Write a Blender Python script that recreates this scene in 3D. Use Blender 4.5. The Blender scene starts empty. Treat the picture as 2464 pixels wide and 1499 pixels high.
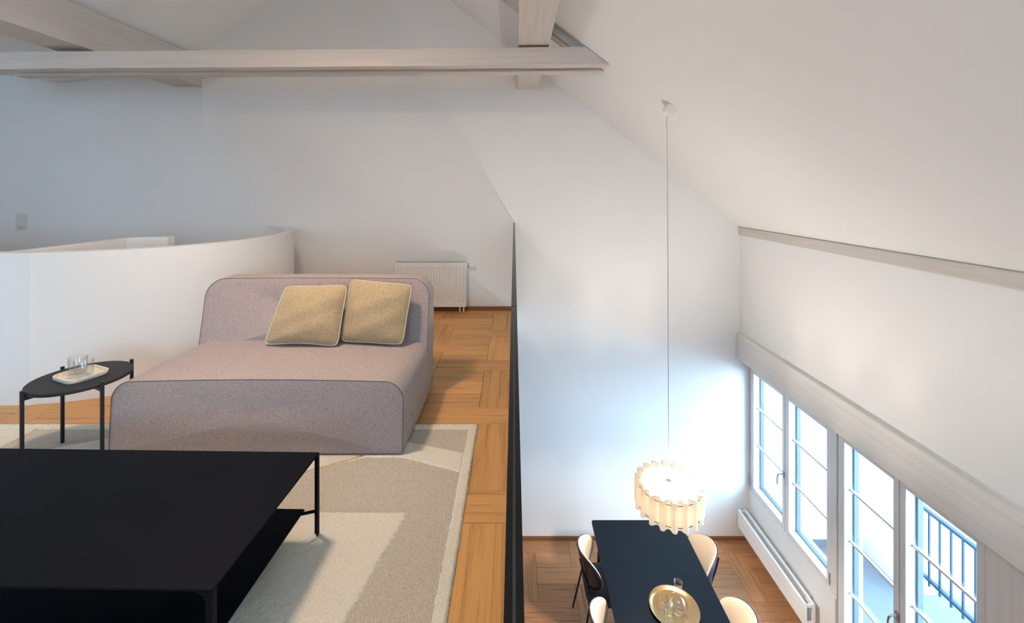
import bpy, bmesh, math, random
import numpy as np
from mathutils import Vector, Matrix

random.seed(7)
R = math.radians
scene = bpy.context.scene
C = scene.collection

# ------------------------------------------------------------------ camera, world, light, exposure
HL = 4.093            # camera height above the lower floor
LZ = 2.693            # loft floor level
YB = 5.07             # back wall
cam = bpy.data.cameras.new('camera')
cam.sensor_fit = 'HORIZONTAL'
cam.sensor_width = 36.0
cam.lens = 36.0 * 1040 / 2464
cam.shift_x = -5.0 / 2464
cam.shift_y = -(749.5 - 459.0) / 2464
cam.clip_start = 0.02
cam.clip_end = 200
cam_ob = bpy.data.objects.new('camera', cam)
cam_ob.location = (0, 0, HL)
cam_ob.rotation_euler = (R(90), 0, 0)
C.objects.link(cam_ob)
scene.camera = cam_ob

world = bpy.data.worlds.new('sky')
scene.world = world
world.use_nodes = True
wn = world.node_tree
# overcast sky: brightest overhead, a third of that at the horizon, pale snowy ground below
SKY = 5.4
tc_ = wn.nodes.new('ShaderNodeTexCoord')
sx_ = wn.nodes.new('ShaderNodeSeparateXYZ')
mr_ = wn.nodes.new('ShaderNodeMapRange')
mr_.inputs['From Min'].default_value = -1.0
cr_ = wn.nodes.new('ShaderNodeValToRGB')
el_ = cr_.color_ramp.elements
el_[0].position, el_[0].color = 0.0, (0.33, 0.42, 0.52, 1)
el_[1].position, el_[1].color = 1.0, (0.44, 0.71, 1.0, 1)
e_ = el_.new(0.49)
e_.color = (0.33, 0.42, 0.52, 1)
e_ = el_.new(0.51)
e_.color = (0.36, 0.50, 0.64, 1)
wn.links.new(tc_.outputs['Generated'], sx_.inputs[0])
wn.links.new(sx_.outputs['Z'], mr_.inputs['Value'])
wn.links.new(mr_.outputs[0], cr_.inputs['Fac'])
wn.links.new(cr_.outputs['Color'], wn.nodes['Background'].inputs['Color'])
wn.nodes['Background'].inputs['Strength'].default_value = SKY


def light(name, kind, loc, energy, color=(1, 1, 1), rot=(0, 0, 0), **kw):
    d = bpy.data.lights.new(name, kind)
    d.energy = energy
    d.color = color
    for k, v in kw.items():
        if k == 'portal':
            d.cycles.is_portal = v
        else:
            setattr(d, k, v)
    o = bpy.data.objects.new(name, d)
    o.location = loc
    o.rotation_euler = rot
    C.objects.link(o)
    return o


# low hazy sun behind thin cloud, reaching the dining end wall through the windows
sun_dir = Vector((-2.4, 1.3, -0.60))
light('hazy_sun', 'SUN', (6, 1, 5), 9.2, (0.50, 0.76, 1.0), rot=sun_dir.to_track_quat('-Z', 'Y').to_euler(), angle=R(70))

# sky portals: they only guide the sampling of the sky through the glazed openings
light('portal_window', 'AREA', (2.93, 3.75, 1.05), 1, rot=(0, R(90), 0), shape='RECTANGLE', size=2.15, size_y=2.6, portal=True)
light('portal_side_window', 'AREA', (-6.28, 1.25, 4.10), 1, rot=(0, R(-90), 0), shape='RECTANGLE', size=1.6, size_y=1.9, portal=True)

light('portal_fill_window', 'AREA', (0.2, -2.68, 4.35), 1, rot=(R(90), 0, 0), shape='RECTANGLE', size=3.0, size_y=1.7, portal=True)  # serves the added rear opening

vs = scene.view_settings
vs.view_transform = 'Standard'
vs.look = 'None'
vs.gamma = 1.0
vs.use_curve_mapping = False
vs.exposure = 1.15
try:
    scene.cycles.use_denoising = True
    scene.cycles.max_bounces = 10
    scene.cycles.diffuse_bounces = 6
    scene.cycles.glossy_bounces = 4
    scene.cycles.transmission_bounces = 8
    scene.cycles.transparent_max_bounces = 16
    scene.cycles.sample_clamp_indirect = 6.0
    scene.cycles.caustics_reflective = False
    scene.cycles.caustics_refractive = False
except Exception:
    pass


# ------------------------------------------------------------------ materials
def new_mat(name):
    m = bpy.data.materials.new(name)
    m.use_nodes = True
    nt = m.node_tree
    bs = nt.nodes['Principled BSDF']
    return m, nt, bs


def N(nt, t, **kw):
    n = nt.nodes.new(t)
    for k, v in kw.items():
        setattr(n, k, v)
    return n


def coords(nt, scale=(1, 1, 1), rot=(0, 0, 0), src='Object', rnd=False):
    tc = N(nt, 'ShaderNodeTexCoord')
    mp = N(nt, 'ShaderNodeMapping')
    mp.inputs['Scale'].default_value = scale
    mp.inputs['Rotation'].default_value = rot
    out = tc.outputs[src]
    if rnd:
        oi = N(nt, 'ShaderNodeObjectInfo')
        mul = N(nt, 'ShaderNodeMath', operation='MULTIPLY')
        mul.inputs[1].default_value = 37.0
        nt.links.new(oi.outputs['Random'], mul.inputs[0])
        add = N(nt, 'ShaderNodeVectorMath', operation='ADD')
        nt.links.new(out, add.inputs[0])
        nt.links.new(mul.outputs[0], add.inputs[1])
        out = add.outputs[0]
    nt.links.new(out, mp.inputs['Vector'])
    return mp.outputs['Vector']


def noise(nt, vec, scale, detail=3.0, rough=0.5, dist=0.0):
    n = N(nt, 'ShaderNodeTexNoise')
    n.inputs['Scale'].default_value = scale
    n.inputs['Detail'].default_value = detail
    n.inputs['Roughness'].default_value = rough
    n.inputs['Distortion'].default_value = dist
    nt.links.new(vec, n.inputs['Vector'])
    return n.outputs['Fac']


def ramp(nt, fac, stops):
    r = N(nt, 'ShaderNodeValToRGB')
    el = r.color_ramp.elements
    while len(el) > 1:
        el.remove(el[-1])
    el[0].position = stops[0][0]
    el[0].color = tuple(stops[0][1]) + (1,)
    for p, c in stops[1:]:
        e = el.new(p)
        e.color = tuple(c) + (1,)
    nt.links.new(fac, r.inputs['Fac'])
    return r.outputs['Color']


def bump(nt, bs, h, strength=0.2, dist=0.01):
    b = N(nt, 'ShaderNodeBump')
    b.inputs['Strength'].default_value = strength
    b.inputs['Distance'].default_value = dist
    nt.links.new(h, b.inputs['Height'])
    nt.links.new(b.outputs['Normal'], bs.inputs['Normal'])


def plain(name, col, rough=0.5, metal=0.0, spec=0.5, bscale=None, bstr=0.1):
    m, nt, bs = new_mat(name)
    v = coords(nt)
    f = noise(nt, v, bscale or 40.0, 3)
    c2 = tuple(x * 0.94 for x in col)
    nt.links.new(ramp(nt, f, [(0.3, c2), (0.7, col)]), bs.inputs['Base Color'])
    bs.inputs['Roughness'].default_value = rough
    bs.inputs['Metallic'].default_value = metal
    bs.inputs['Specular IOR Level'].default_value = spec
    if bscale:
        bump(nt, bs, f, bstr, 0.004)
    return m


def paint(name, col):
    m, nt, bs = new_mat(name)
    v = coords(nt)
    f = noise(nt, v, 1.3, 4)
    c2 = tuple(x * 0.985 for x in col)
    nt.links.new(ramp(nt, f, [(0.3, c2), (0.7, col)]), bs.inputs['Base Color'])
    bs.inputs['Roughness'].default_value = 0.75
    bs.inputs['Specular IOR Level'].default_value = 0.25
    g = noise(nt, v, 180, 3)
    bump(nt, bs, g, 0.05, 0.003)
    return m


def painted_wood(name, axis='X', col=(0.62, 0.57, 0.53), cracks=True, strength=0.55):
    m, nt, bs = new_mat(name)
    sc = {'X': (1.2, 26, 26), 'Y': (26, 1.2, 26), 'Z': (26, 26, 1.2)}[axis]
    v = coords(nt, sc)
    g = noise(nt, v, 1.0, 5, 0.6, 0.4)
    c2 = tuple(x * 0.90 for x in col)
    base = ramp(nt, g, [(0.3, c2), (0.55, col)])
    if cracks:
        sc2 = {'X': (1.4, 20, 20), 'Y': (20, 1.4, 20), 'Z': (20, 20, 1.4)}[axis]
        v2 = coords(nt, tuple(s for s in sc2), (0.3, 0.25, 0.4))
        k = noise(nt, v2, 1.6, 2, 0.5, 1.5)
        fac = ramp(nt, k, [(0.775, (0, 0, 0)), (0.785, (1, 1, 1))])
        mx = N(nt, 'ShaderNodeMix', data_type='RGBA')
        nt.links.new(fac, mx.inputs[0])
        nt.links.new(base, mx.inputs[6])
        mx.inputs[7].default_value = (0.10, 0.08, 0.07, 1)
        base = mx.outputs[2]
    nt.links.new(base, bs.inputs['Base Color'])
    bs.inputs['Roughness'].default_value = 0.6
    bs.inputs['Specular IOR Level'].default_value = 0.3
    bump(nt, bs, g, strength, 0.006)
    return m


def parquet(name, light_c, dark_c, rough=0.42):
    m, nt, bs = new_mat(name)
    v = coords(nt, (0.42, 9, 9), rnd=True)
    g1 = noise(nt, v, 3.2, 6, 0.60, 0.7)
    v2 = coords(nt, (1.2, 90, 40), rnd=True)
    g2 = noise(nt, v2, 2.0, 3, 0.6)
    ad = N(nt, 'ShaderNodeMath', operation='MULTIPLY_ADD')
    nt.links.new(g2, ad.inputs[0])
    ad.inputs[1].default_value = 0.45
    nt.links.new(g1, ad.inputs[2])
    col = ramp(nt, ad.outputs[0], [(0.50, tuple(c * 0.75 for c in dark_c)), (0.60, tuple((a + b) / 2 for a, b in zip(dark_c, light_c))), (0.72, light_c), (0.90, tuple(c * 1.08 for c in light_c))])
    oi = N(nt, 'ShaderNodeObjectInfo')
    mr = N(nt, 'ShaderNodeMapRange')
    mr.inputs['To Min'].default_value = 0.84
    mr.inputs['To Max'].default_value = 1.14
    nt.links.new(oi.outputs['Random'], mr.inputs['Value'])
    hs = N(nt, 'ShaderNodeHueSaturation')
    nt.links.new(mr.outputs[0], hs.inputs['Value'])
    nt.links.new(col, hs.inputs['Color'])
    nt.links.new(hs.outputs['Color'], bs.inputs['Base Color'])
    bs.inputs['Roughness'].default_value = rough
    bs.inputs['Specular IOR Level'].default_value = 0.35
    bump(nt, bs, ad.outputs[0], 0.12, 0.003)
    return m


def fabric(name, c_dark, c_light, scale=420, bstr=0.35, weave=False, stretch=1.0):
    m, nt, bs = new_mat(name)
    v = coords(nt, (1, 1, stretch))
    f = noise(nt, v, scale, 2, 0.7)
    if weave:
        va = coords(nt, (1, 1, 7))
        vb = coords(nt, (7, 1, 1))
        fa = noise(nt, va, scale * 0.35, 2, 0.6)
        fb = noise(nt, vb, scale * 0.35, 2, 0.6)
        mx = N(nt, 'ShaderNodeMath', operation='ADD')
        nt.links.new(fa, mx.inputs[0])
        nt.links.new(fb, mx.inputs[1])
        m2 = N(nt, 'ShaderNodeMath', operation='MULTIPLY')
        nt.links.new(mx.outputs[0], m2.inputs[0])
        m2.inputs[1].default_value = 0.5
        f = m2.outputs[0]
    nt.links.new(ramp(nt, f, [(0.33, c_dark), (0.64, c_light)] if not weave else [(0.38, c_dark), (0.60, c_light)]), bs.inputs['Base Color'])
    bs.inputs['Roughness'].default_value = 0.95
    bs.inputs['Specular IOR Level'].default_value = 0.1
    try:
        bs.inputs['Sheen Weight'].default_value = 0.15
    except Exception:
        pass
    bump(nt, bs, f, bstr, 0.004)
    return m


def thin_glass(name, tint=(1, 1, 1), ior=1.45, rough=0.0):
    m = bpy.data.materials.new(name)
    m.use_nodes = True
    nt = m.node_tree
    for n in list(nt.nodes):
        nt.nodes.remove(n)
    out = N(nt, 'ShaderNodeOutputMaterial')
    tr = N(nt, 'ShaderNodeBsdfTransparent')
    tr.inputs['Color'].default_value = tuple(tint) + (1,)
    gl = N(nt, 'ShaderNodeBsdfGlossy')
    gl.inputs['Roughness'].default_value = rough
    fr = N(nt, 'ShaderNodeFresnel')
    # the same reflectance on both faces of a thin sheet (no total internal reflection)
    ge = N(nt, 'ShaderNodeNewGeometry')
    mi = N(nt, 'ShaderNodeMapRange')
    mi.inputs['To Min'].default_value = ior
    mi.inputs['To Max'].default_value = 1.0 / ior
    nt.links.new(ge.outputs['Backfacing'], mi.inputs['Value'])
    nt.links.new(mi.outputs[0], fr.inputs['IOR'])
    mx = N(nt, 'ShaderNodeMixShader')
    nt.links.new(fr.outputs[0], mx.inputs[0])
    nt.links.new(tr.outputs[0], mx.inputs[1])
    nt.links.new(gl.outputs[0], mx.inputs[2])
    nt.links.new(mx.outputs[0], out.inputs['Surface'])
    return m


def shade_mat(name, trans=0.68):
    m = bpy.data.materials.new(name)
    m.use_nodes = True
    nt = m.node_tree
    for n in list(nt.nodes):
        nt.nodes.remove(n)
    out = N(nt, 'ShaderNodeOutputMaterial')
    df = N(nt, 'ShaderNodeBsdfDiffuse')
    df.inputs['Color'].default_value = (0.96, 0.94, 0.91, 1)
    tl = N(nt, 'ShaderNodeBsdfTranslucent')
    tl.inputs['Color'].default_value = (0.985, 0.935, 0.86, 1)
    mx = N(nt, 'ShaderNodeMixShader')
    mx.inputs[0].default_value = trans
    nt.links.new(df.outputs[0], mx.inputs[1])
    nt.links.new(tl.outputs[0], mx.inputs[2])
    nt.links.new(mx.outputs[0], out.inputs['Surface'])
    return m


def emitter(name, col, strength):
    m = bpy.data.materials.new(name)
    m.use_nodes = True
    nt = m.node_tree
    bs = nt.nodes['Principled BSDF']
    bs.inputs['Emission Color'].default_value = tuple(col) + (1,)
    bs.inputs['Emission Strength'].default_value = strength
    return m


M = {}
M['wall'] = paint('white_wall_paint', (0.82, 0.81, 0.80))
M['ceil'] = paint('white_ceiling_paint', (0.82, 0.81, 0.80))
M['beam_x'] = painted_wood('painted_timber_x', 'X')
M['beam_y'] = painted_wood('painted_timber_y', 'Y')
M['beam_smooth'] = painted_wood('painted_timber_fine', 'Y', (0.76, 0.73, 0.70), cracks=False, strength=0.3)
M['panel'] = painted_wood('painted_panel', 'Z', (0.76, 0.71, 0.68), cracks=False, strength=0.3)
M['white_frame'] = plain('white_window_paint', (0.76, 0.75, 0.75), 0.35)
M['white_metal'] = plain('white_enamel', (0.86, 0.85, 0.84), 0.35)
M['grille'] = plain('grey_grille', (0.52, 0.50, 0.47), 0.5)
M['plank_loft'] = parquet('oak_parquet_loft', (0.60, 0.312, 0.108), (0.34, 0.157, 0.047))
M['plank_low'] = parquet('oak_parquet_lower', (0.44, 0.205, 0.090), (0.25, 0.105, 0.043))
M['subfloor'] = plain('dark_subfloor', (0.06, 0.035, 0.02), 0.9)
M['base'] = plain('oak_baseboard', (0.24, 0.10, 0.042), 0.5)
M['sofa'] = fabric('mauve_grey_melange', (0.22, 0.178, 0.182), (0.56, 0.475, 0.46), 340, 0.3)
M['seam'] = plain('dark_seam', (0.16, 0.12, 0.115), 0.9)
M['cushion'] = fabric('beige_linen', (0.25, 0.165, 0.080), (0.66, 0.535, 0.35), 430, 0.5, weave=True)
M['piping'] = plain('cream_piping', (0.66, 0.58, 0.46), 0.9)
M['rug_cream'] = fabric('cream_pile', (0.70, 0.62, 0.50), (0.95, 0.88, 0.76), 260, 0.9)
M['rug_grey'] = fabric('greige_pile', (0.43, 0.375, 0.30), (0.70, 0.63, 0.53), 260, 0.9)
M['rug_line'] = plain('tan_pile', (0.58, 0.43, 0.25), 0.95)
M['black'] = plain('black_powder_coat', (0.013, 0.016, 0.020), 0.45, spec=0.4)
M['table_black'] = plain('black_steel_sheet', (0.0018, 0.0032, 0.0070), 0.55, spec=0.07)
M['table_lino'] = plain('black_linoleum', (0.002, 0.0045, 0.009), 0.30, spec=0.18, bscale=500, bstr=0.05)
M['black_wood'] = painted_wood('black_stained_oak', 'X', (0.020, 0.022, 0.025), cracks=False, strength=0.5)
M['glass'] = thin_glass('clear_glass', (0.975, 0.982, 0.985), 1.6)
M['window_glass'] = thin_glass('window_glass', (0.96, 0.985, 1.0))
M['rail_glass'] = thin_glass('railing_glass', (0.93, 0.95, 0.94), 1.5)
M['rail_edge'] = plain('dark_glass_edge', (0.006, 0.009, 0.010), 0.30, spec=0.22)
M['rail_line'] = plain('grey_interlayer', (0.05, 0.055, 0.055), 0.4, spec=0.2)
M['shade'] = shade_mat('translucent_cream_shade')
M['dome'] = shade_mat('white_dome_shade', 0.32)
M['slot'] = plain('dark_slot', (0.08, 0.07, 0.06), 0.8)
M['cord'] = plain('grey_white_cord', (0.55, 0.55, 0.57), 0.6)
M['gold'] = plain('brushed_brass', (0.62, 0.40, 0.19), 0.22, metal=1.0)
M['cream_tray'] = plain('cream_tray', (0.78, 0.70, 0.58), 0.5)
M['chair_light'] = fabric('light_beige_wool', (0.40, 0.305, 0.22), (0.53, 0.42, 0.315), 600, 0.15)
M['chair_navy'] = plain('dark_navy_shell', (0.010, 0.018, 0.045), 0.35)
M['chair_seat'] = fabric('charcoal_upholstery', (0.045, 0.043, 0.045), (0.09, 0.085, 0.085), 600, 0.15)
M['steel'] = plain('brushed_steel', (0.55, 0.56, 0.58), 0.3, metal=1.0)
M['balcony'] = plain('balcony_concrete', (0.15, 0.17, 0.19), 0.8)
M['rail_glare'] = plain('glare_tinted_railing', (0.015, 0.05, 0.085), 0.5)  # blue cast of bright outdoor glare put into the steel colour
M['alu_skylit'] = plain('skylit_tint_aluminium', (0.080, 0.125, 0.185), 0.5)  # blue of the skylit, shaded sash side put into the frame colour
M['dark_dot'] = plain('dark_connector', (0.02, 0.05, 0.035), 0.5)
M['socket'] = plain('socket_plastic', (0.70, 0.68, 0.67), 0.35)
M['bulb'] = emitter('glowing_bulb', (1.0, 0.80, 0.58), 60)


# ------------------------------------------------------------------ mesh helpers
class MB:
    def __init__(self):
        self.v, self.f = [], []

    def add(self, verts, faces):
        o = len(self.v)
        self.v += [tuple(p) for p in verts]
        self.f += [tuple(i + o for i in f) for f in faces]
        return self

    def box(self, x0, x1, y0, y1, z0, z1):
        v = [(x, y, z) for z in (z0, z1) for y in (y0, y1) for x in (x0, x1)]
        f = [(0, 2, 3, 1), (4, 5, 7, 6), (0, 1, 5, 4), (2, 6, 7, 3), (0, 4, 6, 2), (1, 3, 7, 5)]
        return self.add(v, f)

    def prism(self, pts, d0, d1, axis='Y', shear=None):
        """pts are 2-D (the other two axes in order), extruded from d0 to d1 along axis"""
        def P(a, b, d):
            if axis == 'Y':
                return (a, d + (shear(a) if shear else 0), b)
            if axis == 'X':
                return (d, a, b)
            return (a, b, d)
        n = len(pts)
        v = [P(a, b, d0) for a, b in pts] + [P(a, b, d1) for a, b in pts]
        f = [tuple(range(n)), tuple(range(2 * n - 1, n - 1, -1))]
        f += [(i, n + i, n + (i + 1) % n, (i + 1) % n) for i in range(n)]
        return self.add(v, f)

    def tube(self, pts, r, seg=8, closed=False):
        pts = [Vector(p) for p in pts]
        n = len(pts)
        rs = r if isinstance(r, (list, tuple)) else [r] * n
        v, f = [], []
        up = None
        for i, p in enumerate(pts):
            a = pts[(i - 1) % n] if (closed or i > 0) else pts[i]
            b = pts[(i + 1) % n] if (closed or i < n - 1) else pts[i]
            t = (b - a).normalized()
            if up is None:
                up = t.orthogonal().normalized()
            up = (up - t * up.dot(t))
            if up.length < 1e-6:
                up = t.orthogonal()
            up.normalize()
            w = t.cross(up)
            for k in range(seg):
                an = 2 * math.pi * k / seg
                v.append(p + (up * math.cos(an) + w * math.sin(an)) * rs[i])
        m = n if closed else n - 1
        for i in range(m):
            j = (i + 1) % n
            for k in range(seg):
                k2 = (k + 1) % seg
                f.append((i * seg + k, i * seg + k2, j * seg + k2, j * seg + k))
        if not closed:
            f.append(tuple(range(seg - 1, -1, -1)))
            f.append(tuple((n - 1) * seg + k for k in range(seg)))
        return self.add(v, f)

    def lathe(self, prof, seg=32, c=(0, 0, 0), cap0=True, cap1=True):
        v, f = [], []
        n = len(prof)
        for r, z in prof:
            for k in range(seg):
                a = 2 * math.pi * k / seg
                v.append((c[0] + r * math.cos(a), c[1] + r * math.sin(a), c[2] + z))
        for i in range(n - 1):
            for k in range(seg):
                k2 = (k + 1) % seg
                f.append((i * seg + k, i * seg + k2, (i + 1) * seg + k2, (i + 1) * seg + k))
        if cap0:
            f.append(tuple(range(seg - 1, -1, -1)))
        if cap1:
            f.append(tuple((n - 1) * seg + k for k in range(seg)))
        return self.add(v, f)

    def rings(self, rings, cap0=None, cap1=None):
        """rings: equal-length closed loops of points, bridged in order; caps are centre points"""
        n = len(rings[0])
        v = [p for r in rings for p in r]
        f = []
        for i in range(len(rings) - 1):
            for k in range(n):
                k2 = (k + 1) % n
                f.append((i * n + k, i * n + k2, (i + 1) * n + k2, (i + 1) * n + k))
        if cap0 is not None:
            v.append(cap0)
            c = len(v) - 1
            f += [(c, (k + 1) % n, k) for k in range(n)]
        if cap1 is not None:
            v.append(cap1)
            c = len(v) - 1
            b = (len(rings) - 1) * n
            f += [(c, b + k, b + (k + 1) % n) for k in range(n)]
        return self.add(v, f)

    def mesh(self, name):
        me = bpy.data.meshes.new(name)
        me.from_pydata(self.v, [], self.f)
        me.update()
        return me

    def build(self, name, mat, parent=None, smooth=False, bevel=0.0, segs=2, angle=40, fix=True):
        me = self.mesh(name)
        if fix or bevel:
            bm = bmesh.new()
            bm.from_mesh(me)
            bmesh.ops.recalc_face_normals(bm, faces=bm.faces)
            if bevel:
                ed = [e for e in bm.edges if e.is_manifold and e.calc_face_angle(0) > R(30)]
                bmesh.ops.bevel(bm, geom=ed, offset=bevel, segments=segs, affect='EDGES', profile=0.5, clamp_overlap=True)
            bm.to_mesh(me)
            bm.free()
        o = bpy.data.objects.new(name, me)
        me.materials.append(M[mat] if isinstance(mat, str) else mat)
        C.objects.link(o)
        if parent is not None:
            o.parent = parent
        if smooth:
            for p in me.polygons:
                p.use_smooth = True
            try:
                me.set_sharp_from_angle(angle=R(angle))
            except Exception:
                pass
        return o


def B(*a):
    return MB().box(*a)


def thing(name, label, cat, loc=(0, 0, 0), rotz=0.0, group=None, kind=None):
    o = bpy.data.objects.new(name, None)
    o.empty_display_size = 0.1
    C.objects.link(o)
    o.location = loc
    o.rotation_euler = (0, 0, rotz)
    tag(o, label, cat, group, kind)
    return o


def tag(o, label=None, cat=None, group=None, kind=None):
    if label:
        o['label'] = label
    if cat:
        o['category'] = cat
    if group:
        o['group'] = group
    if kind:
        o['kind'] = kind
    return o


def struct(o, label=None, cat=None):
    return tag(o, label, cat, None, 'structure')


def copy_tree(o, parent=None):
    c = o.copy()
    C.objects.link(c)
    c.parent = parent
    for ch in list(o.children):
        copy_tree(ch, c)
    return c


def rrect(hx, hy, r, n=6, r2=None, cx=0, cy=0):
    """rounded rectangle, counter-clockwise; r = top corners, r2 = bottom corners"""
    r2 = r if r2 is None else r2
    pts = []
    for (sx, sy, a0, rr) in ((1, -1, -90, r2), (1, 1, 0, r), (-1, 1, 90, r), (-1, -1, 180, r2)):
        for k in range(n + 1):
            a = R(a0 + 90 * k / n)
            pts.append((cx + sx * (hx - rr) + rr * math.cos(a), cy + sy * (hy - rr) + rr * math.sin(a)))
    return pts


# ------------------------------------------------------------------ the shell of the room
X0, X1 = -6.2, 2.746
YF = -2.6


def zr(x):
    return 3.66 - 0.78 * (x - 2.655)


RX, RZ = -1.77, 3.66 + 0.78 * (2.655 + 1.77)


def zl(x):
    return RZ - 0.75 * (RX - x)


struct(B(-6.5, 4.6, YB, YB + 0.25, -0.3, 7.6).build('wall_back', 'wall'), 'tall white plastered gable wall behind the sofa and dining table', 'wall')
# gable wall thickening at the left under the purlin
struct(MB().add([(-3.644, YB - 0.03, 5.40), (-3.644, YB + 0.01, 5.40), (-3.28, YB + 0.002, 5.385), (-3.644, YB + 0.002, 4.30)], [(0, 2, 3), (0, 1, 2), (0, 3, 1), (1, 3, 2)]).build('wall_recess', 'wall'),
       'slightly thicker plaster strip of the gable wall below the left purlin', 'wall')
struct(MB().prism([(2.95, zr(2.95)), (RX, RZ), (RX, RZ + 0.3), (3.05, zr(3.05) + 0.3)], YF - 0.2, YB + 0.2).build('ceiling', 'ceil'),
       'white sloping plaster ceiling above the dining area', 'ceiling')
struct(MB().prism([(RX, RZ), (-4.05, zl(-4.05)), (-4.05, zl(-4.05) + 0.3), (RX, RZ + 0.3)], YF - 0.2, YB + 0.2).build('ceiling_left', 'ceil'),
       'white opposite roof slope seen above the tie beam', 'ceiling')
# plastered flat ceiling of the dormer left of the purlin, sagging where it meets the gable wall
nx, ny = 40, 16
vv, ff = [], []
for j in range(ny + 1):
    y = YF - 0.1 + (YB + 0.1 - YF + 0.1) * (j / ny if j < 3 else 0.0)
    if j >= 3:
        y = 3.0 + (YB + 0.05 - 3.0) * (j - 3) / (ny - 3)
    else:
        y = YF - 0.1 + (3.0 - YF) * j / 3
    w = min(1, max(0, (y - 4.2) / 0.8))
    w = w * w * (3 - 2 * w)
    for i in range(nx + 1):
        x = X0 - 0.1 + (-3.66 - X0 + 0.1) * i / nx
        vv.append((x, y, 5.455 - w * 0.092 * math.exp(-((x + 5.28) / 0.42) ** 2)))
for j in range(ny):
    for i in range(nx):
        a = j * (nx + 1) + i
        ff.append((a, a + nx + 1, a + nx + 2, a + 1))
cd = MB().add(vv, ff)
ob = cd.build('ceiling_dormer', 'ceil', smooth=True, fix=False)
sm = ob.modifiers.new('thickness', 'SOLIDIFY')
sm.thickness = -0.12
sm.offset = 1
struct(ob, 'softly sagging white dormer ceiling at the far left', 'ceiling')
B(X0 - 0.2, -3.7, YF - 0.2, YB + 0.2, 5.7, 5.9).build('roof_cover', 'ceil', ob)

# right wall: upper strip, lower sill wall, post, panel
wr = thing('wall_right', 'white knee wall above and below the dining windows', 'wall', kind='structure')
B(2.645, 3.0, YF, YB, 2.36, 3.62).build('upper_wall', 'wall', wr)
B(X1, 2.98, 3.70, YB, -0.1, 0.60).build('sill_wall', 'wall', wr)
B(2.752, 2.98, 3.690, 3.765, 0.60, 2.20).build('window_post', 'white_frame', wr, bevel=0.003)
B(2.75, 2.98, YF, 2.515, -0.1, 2.20).build('back_wall', 'wall', wr)
# white stained boards right of the balcony door
yb = 2.510
k = 0
while yb > YF + 0.05:
    B(2.735, 2.752, max(YF, yb - 0.42), yb - 0.003, 0.02, 2.115).build('board', 'panel', wr, bevel=0.002, segs=1)
    yb -= 0.42

wb = B(2.605, 2.80, YF, YB, 2.132, 2.430).build('lintel_beam', 'beam_smooth', bevel=0.006)
tag(wb, 'long white painted timber lintel beam above the windows', 'beam')
wp = B(2.625, 2.75, YF, YB, 3.575, 3.668).build('wall_plate_beam', 'beam_y', bevel=0.008)
tag(wp, 'slim greyish white timber wall plate at the foot of the roof slope', 'beam')

# left, rear and under-loft walls
wl = thing('wall_left', 'white dormer wall with a side window beyond the left of the loft', 'wall', kind='structure')
for k, a in enumerate(((X0 - 0.25, X0, YF, YB, -0.1, 3.30), (X0 - 0.25, X0, YF, YB, 4.90, 5.75), (X0 - 0.25, X0, YF, 0.3, 3.30, 4.90), (X0 - 0.25, X0, 2.2, YB, 3.30, 4.90))):
    B(*a).build('wall_piece', 'wall', wl)
wf = thing('wall_front', 'white gable wall with an added fill window behind the viewer', 'wall', kind='structure')
for a in ((X0 - 0.2, 3.0, YF - 0.25, YF, -0.1, 3.50), (X0 - 0.2, 3.0, YF - 0.25, YF, 5.20, 7.6), (X0 - 0.2, -1.3, YF - 0.25, YF, 3.50, 5.20), (1.7, 3.0, YF - 0.25, YF, 3.50, 5.20)):
    B(*a).build('wall_piece', 'wall', wf)
struct(B(-3.2, -3.0, YF, YB, 0, LZ - 0.3).build('wall_under_loft', 'wall'), 'white wall beneath the loft floor', 'wall')


def simple_window(name, x0, x1, y0, y1, z0, z1, label):
    t = thing(name, label, 'window', kind='structure')
    mb = MB()
    if abs(x1 - x0) < abs(y1 - y0):
        mb.box(x0, x1, y0, y0 + 0.07, z0, z1).box(x0, x1, y1 - 0.07, y1, z0, z1)
        mb.box(x0, x1, y0 + 0.07, y1 - 0.07, z0, z0 + 0.07).box(x0, x1, y0 + 0.07, y1 - 0.07, z1 - 0.07, z1)
        mb.box(x0, x1, (y0 + y1) / 2 - 0.035, (y0 + y1) / 2 + 0.035, z0 + 0.07, z1 - 0.07)
    else:
        mb.box(x0, x0 + 0.07, y0, y1, z0, z1).box(x1 - 0.07, x1, y0, y1, z0, z1)
        mb.box(x0 + 0.07, x1 - 0.07, y0, y1, z0, z0 + 0.07).box(x0 + 0.07, x1 - 0.07, y0, y1, z1 - 0.07, z1)
        mb.box((x0 + x1) / 2 - 0.035, (x0 + x1) / 2 + 0.035, y0, y1, z0 + 0.07, z1 - 0.07)
    mb.build('window_frame', 'white_frame', t)
    xm, ym = (x0 + x1) / 2, (y0 + y1) / 2
    if abs(x1 - x0) < abs(y1 - y0):
        B(xm - 0.003, xm + 0.003, y0 + 0.06, ym - 0.03, z0 + 0.06, z1 - 0.06).build('pane', 'window_glass', t)
        B(xm - 0.003, xm + 0.003, ym + 0.03, y1 - 0.06, z0 + 0.06, z1 - 0.06).build('pane', 'window_glass', t)
    else:
        B(x0 + 0.06, xm - 0.03, ym - 0.003, ym + 0.003, z0 + 0.06, z1 - 0.06).build('pane', 'window_glass', t)
        B(xm + 0.03, x1 - 0.06, ym - 0.003, ym + 0.003, z0 + 0.06, z1 - 0.06).build('pane', 'window_glass', t)
    return t


simple_window('window_2', X0 - 0.16, X0 - 0.09, 0.3, 2.2, 3.30, 4.90, 'white dormer side window beyond the left of the loft')

simple_window('window_fill', -1.3, 1.7, YF - 0.16, YF - 0.09, 3.50, 5.20, 'white framed gable window added behind the viewer as fill')  # unseen window, added to give the sofa front fill daylight

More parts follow.
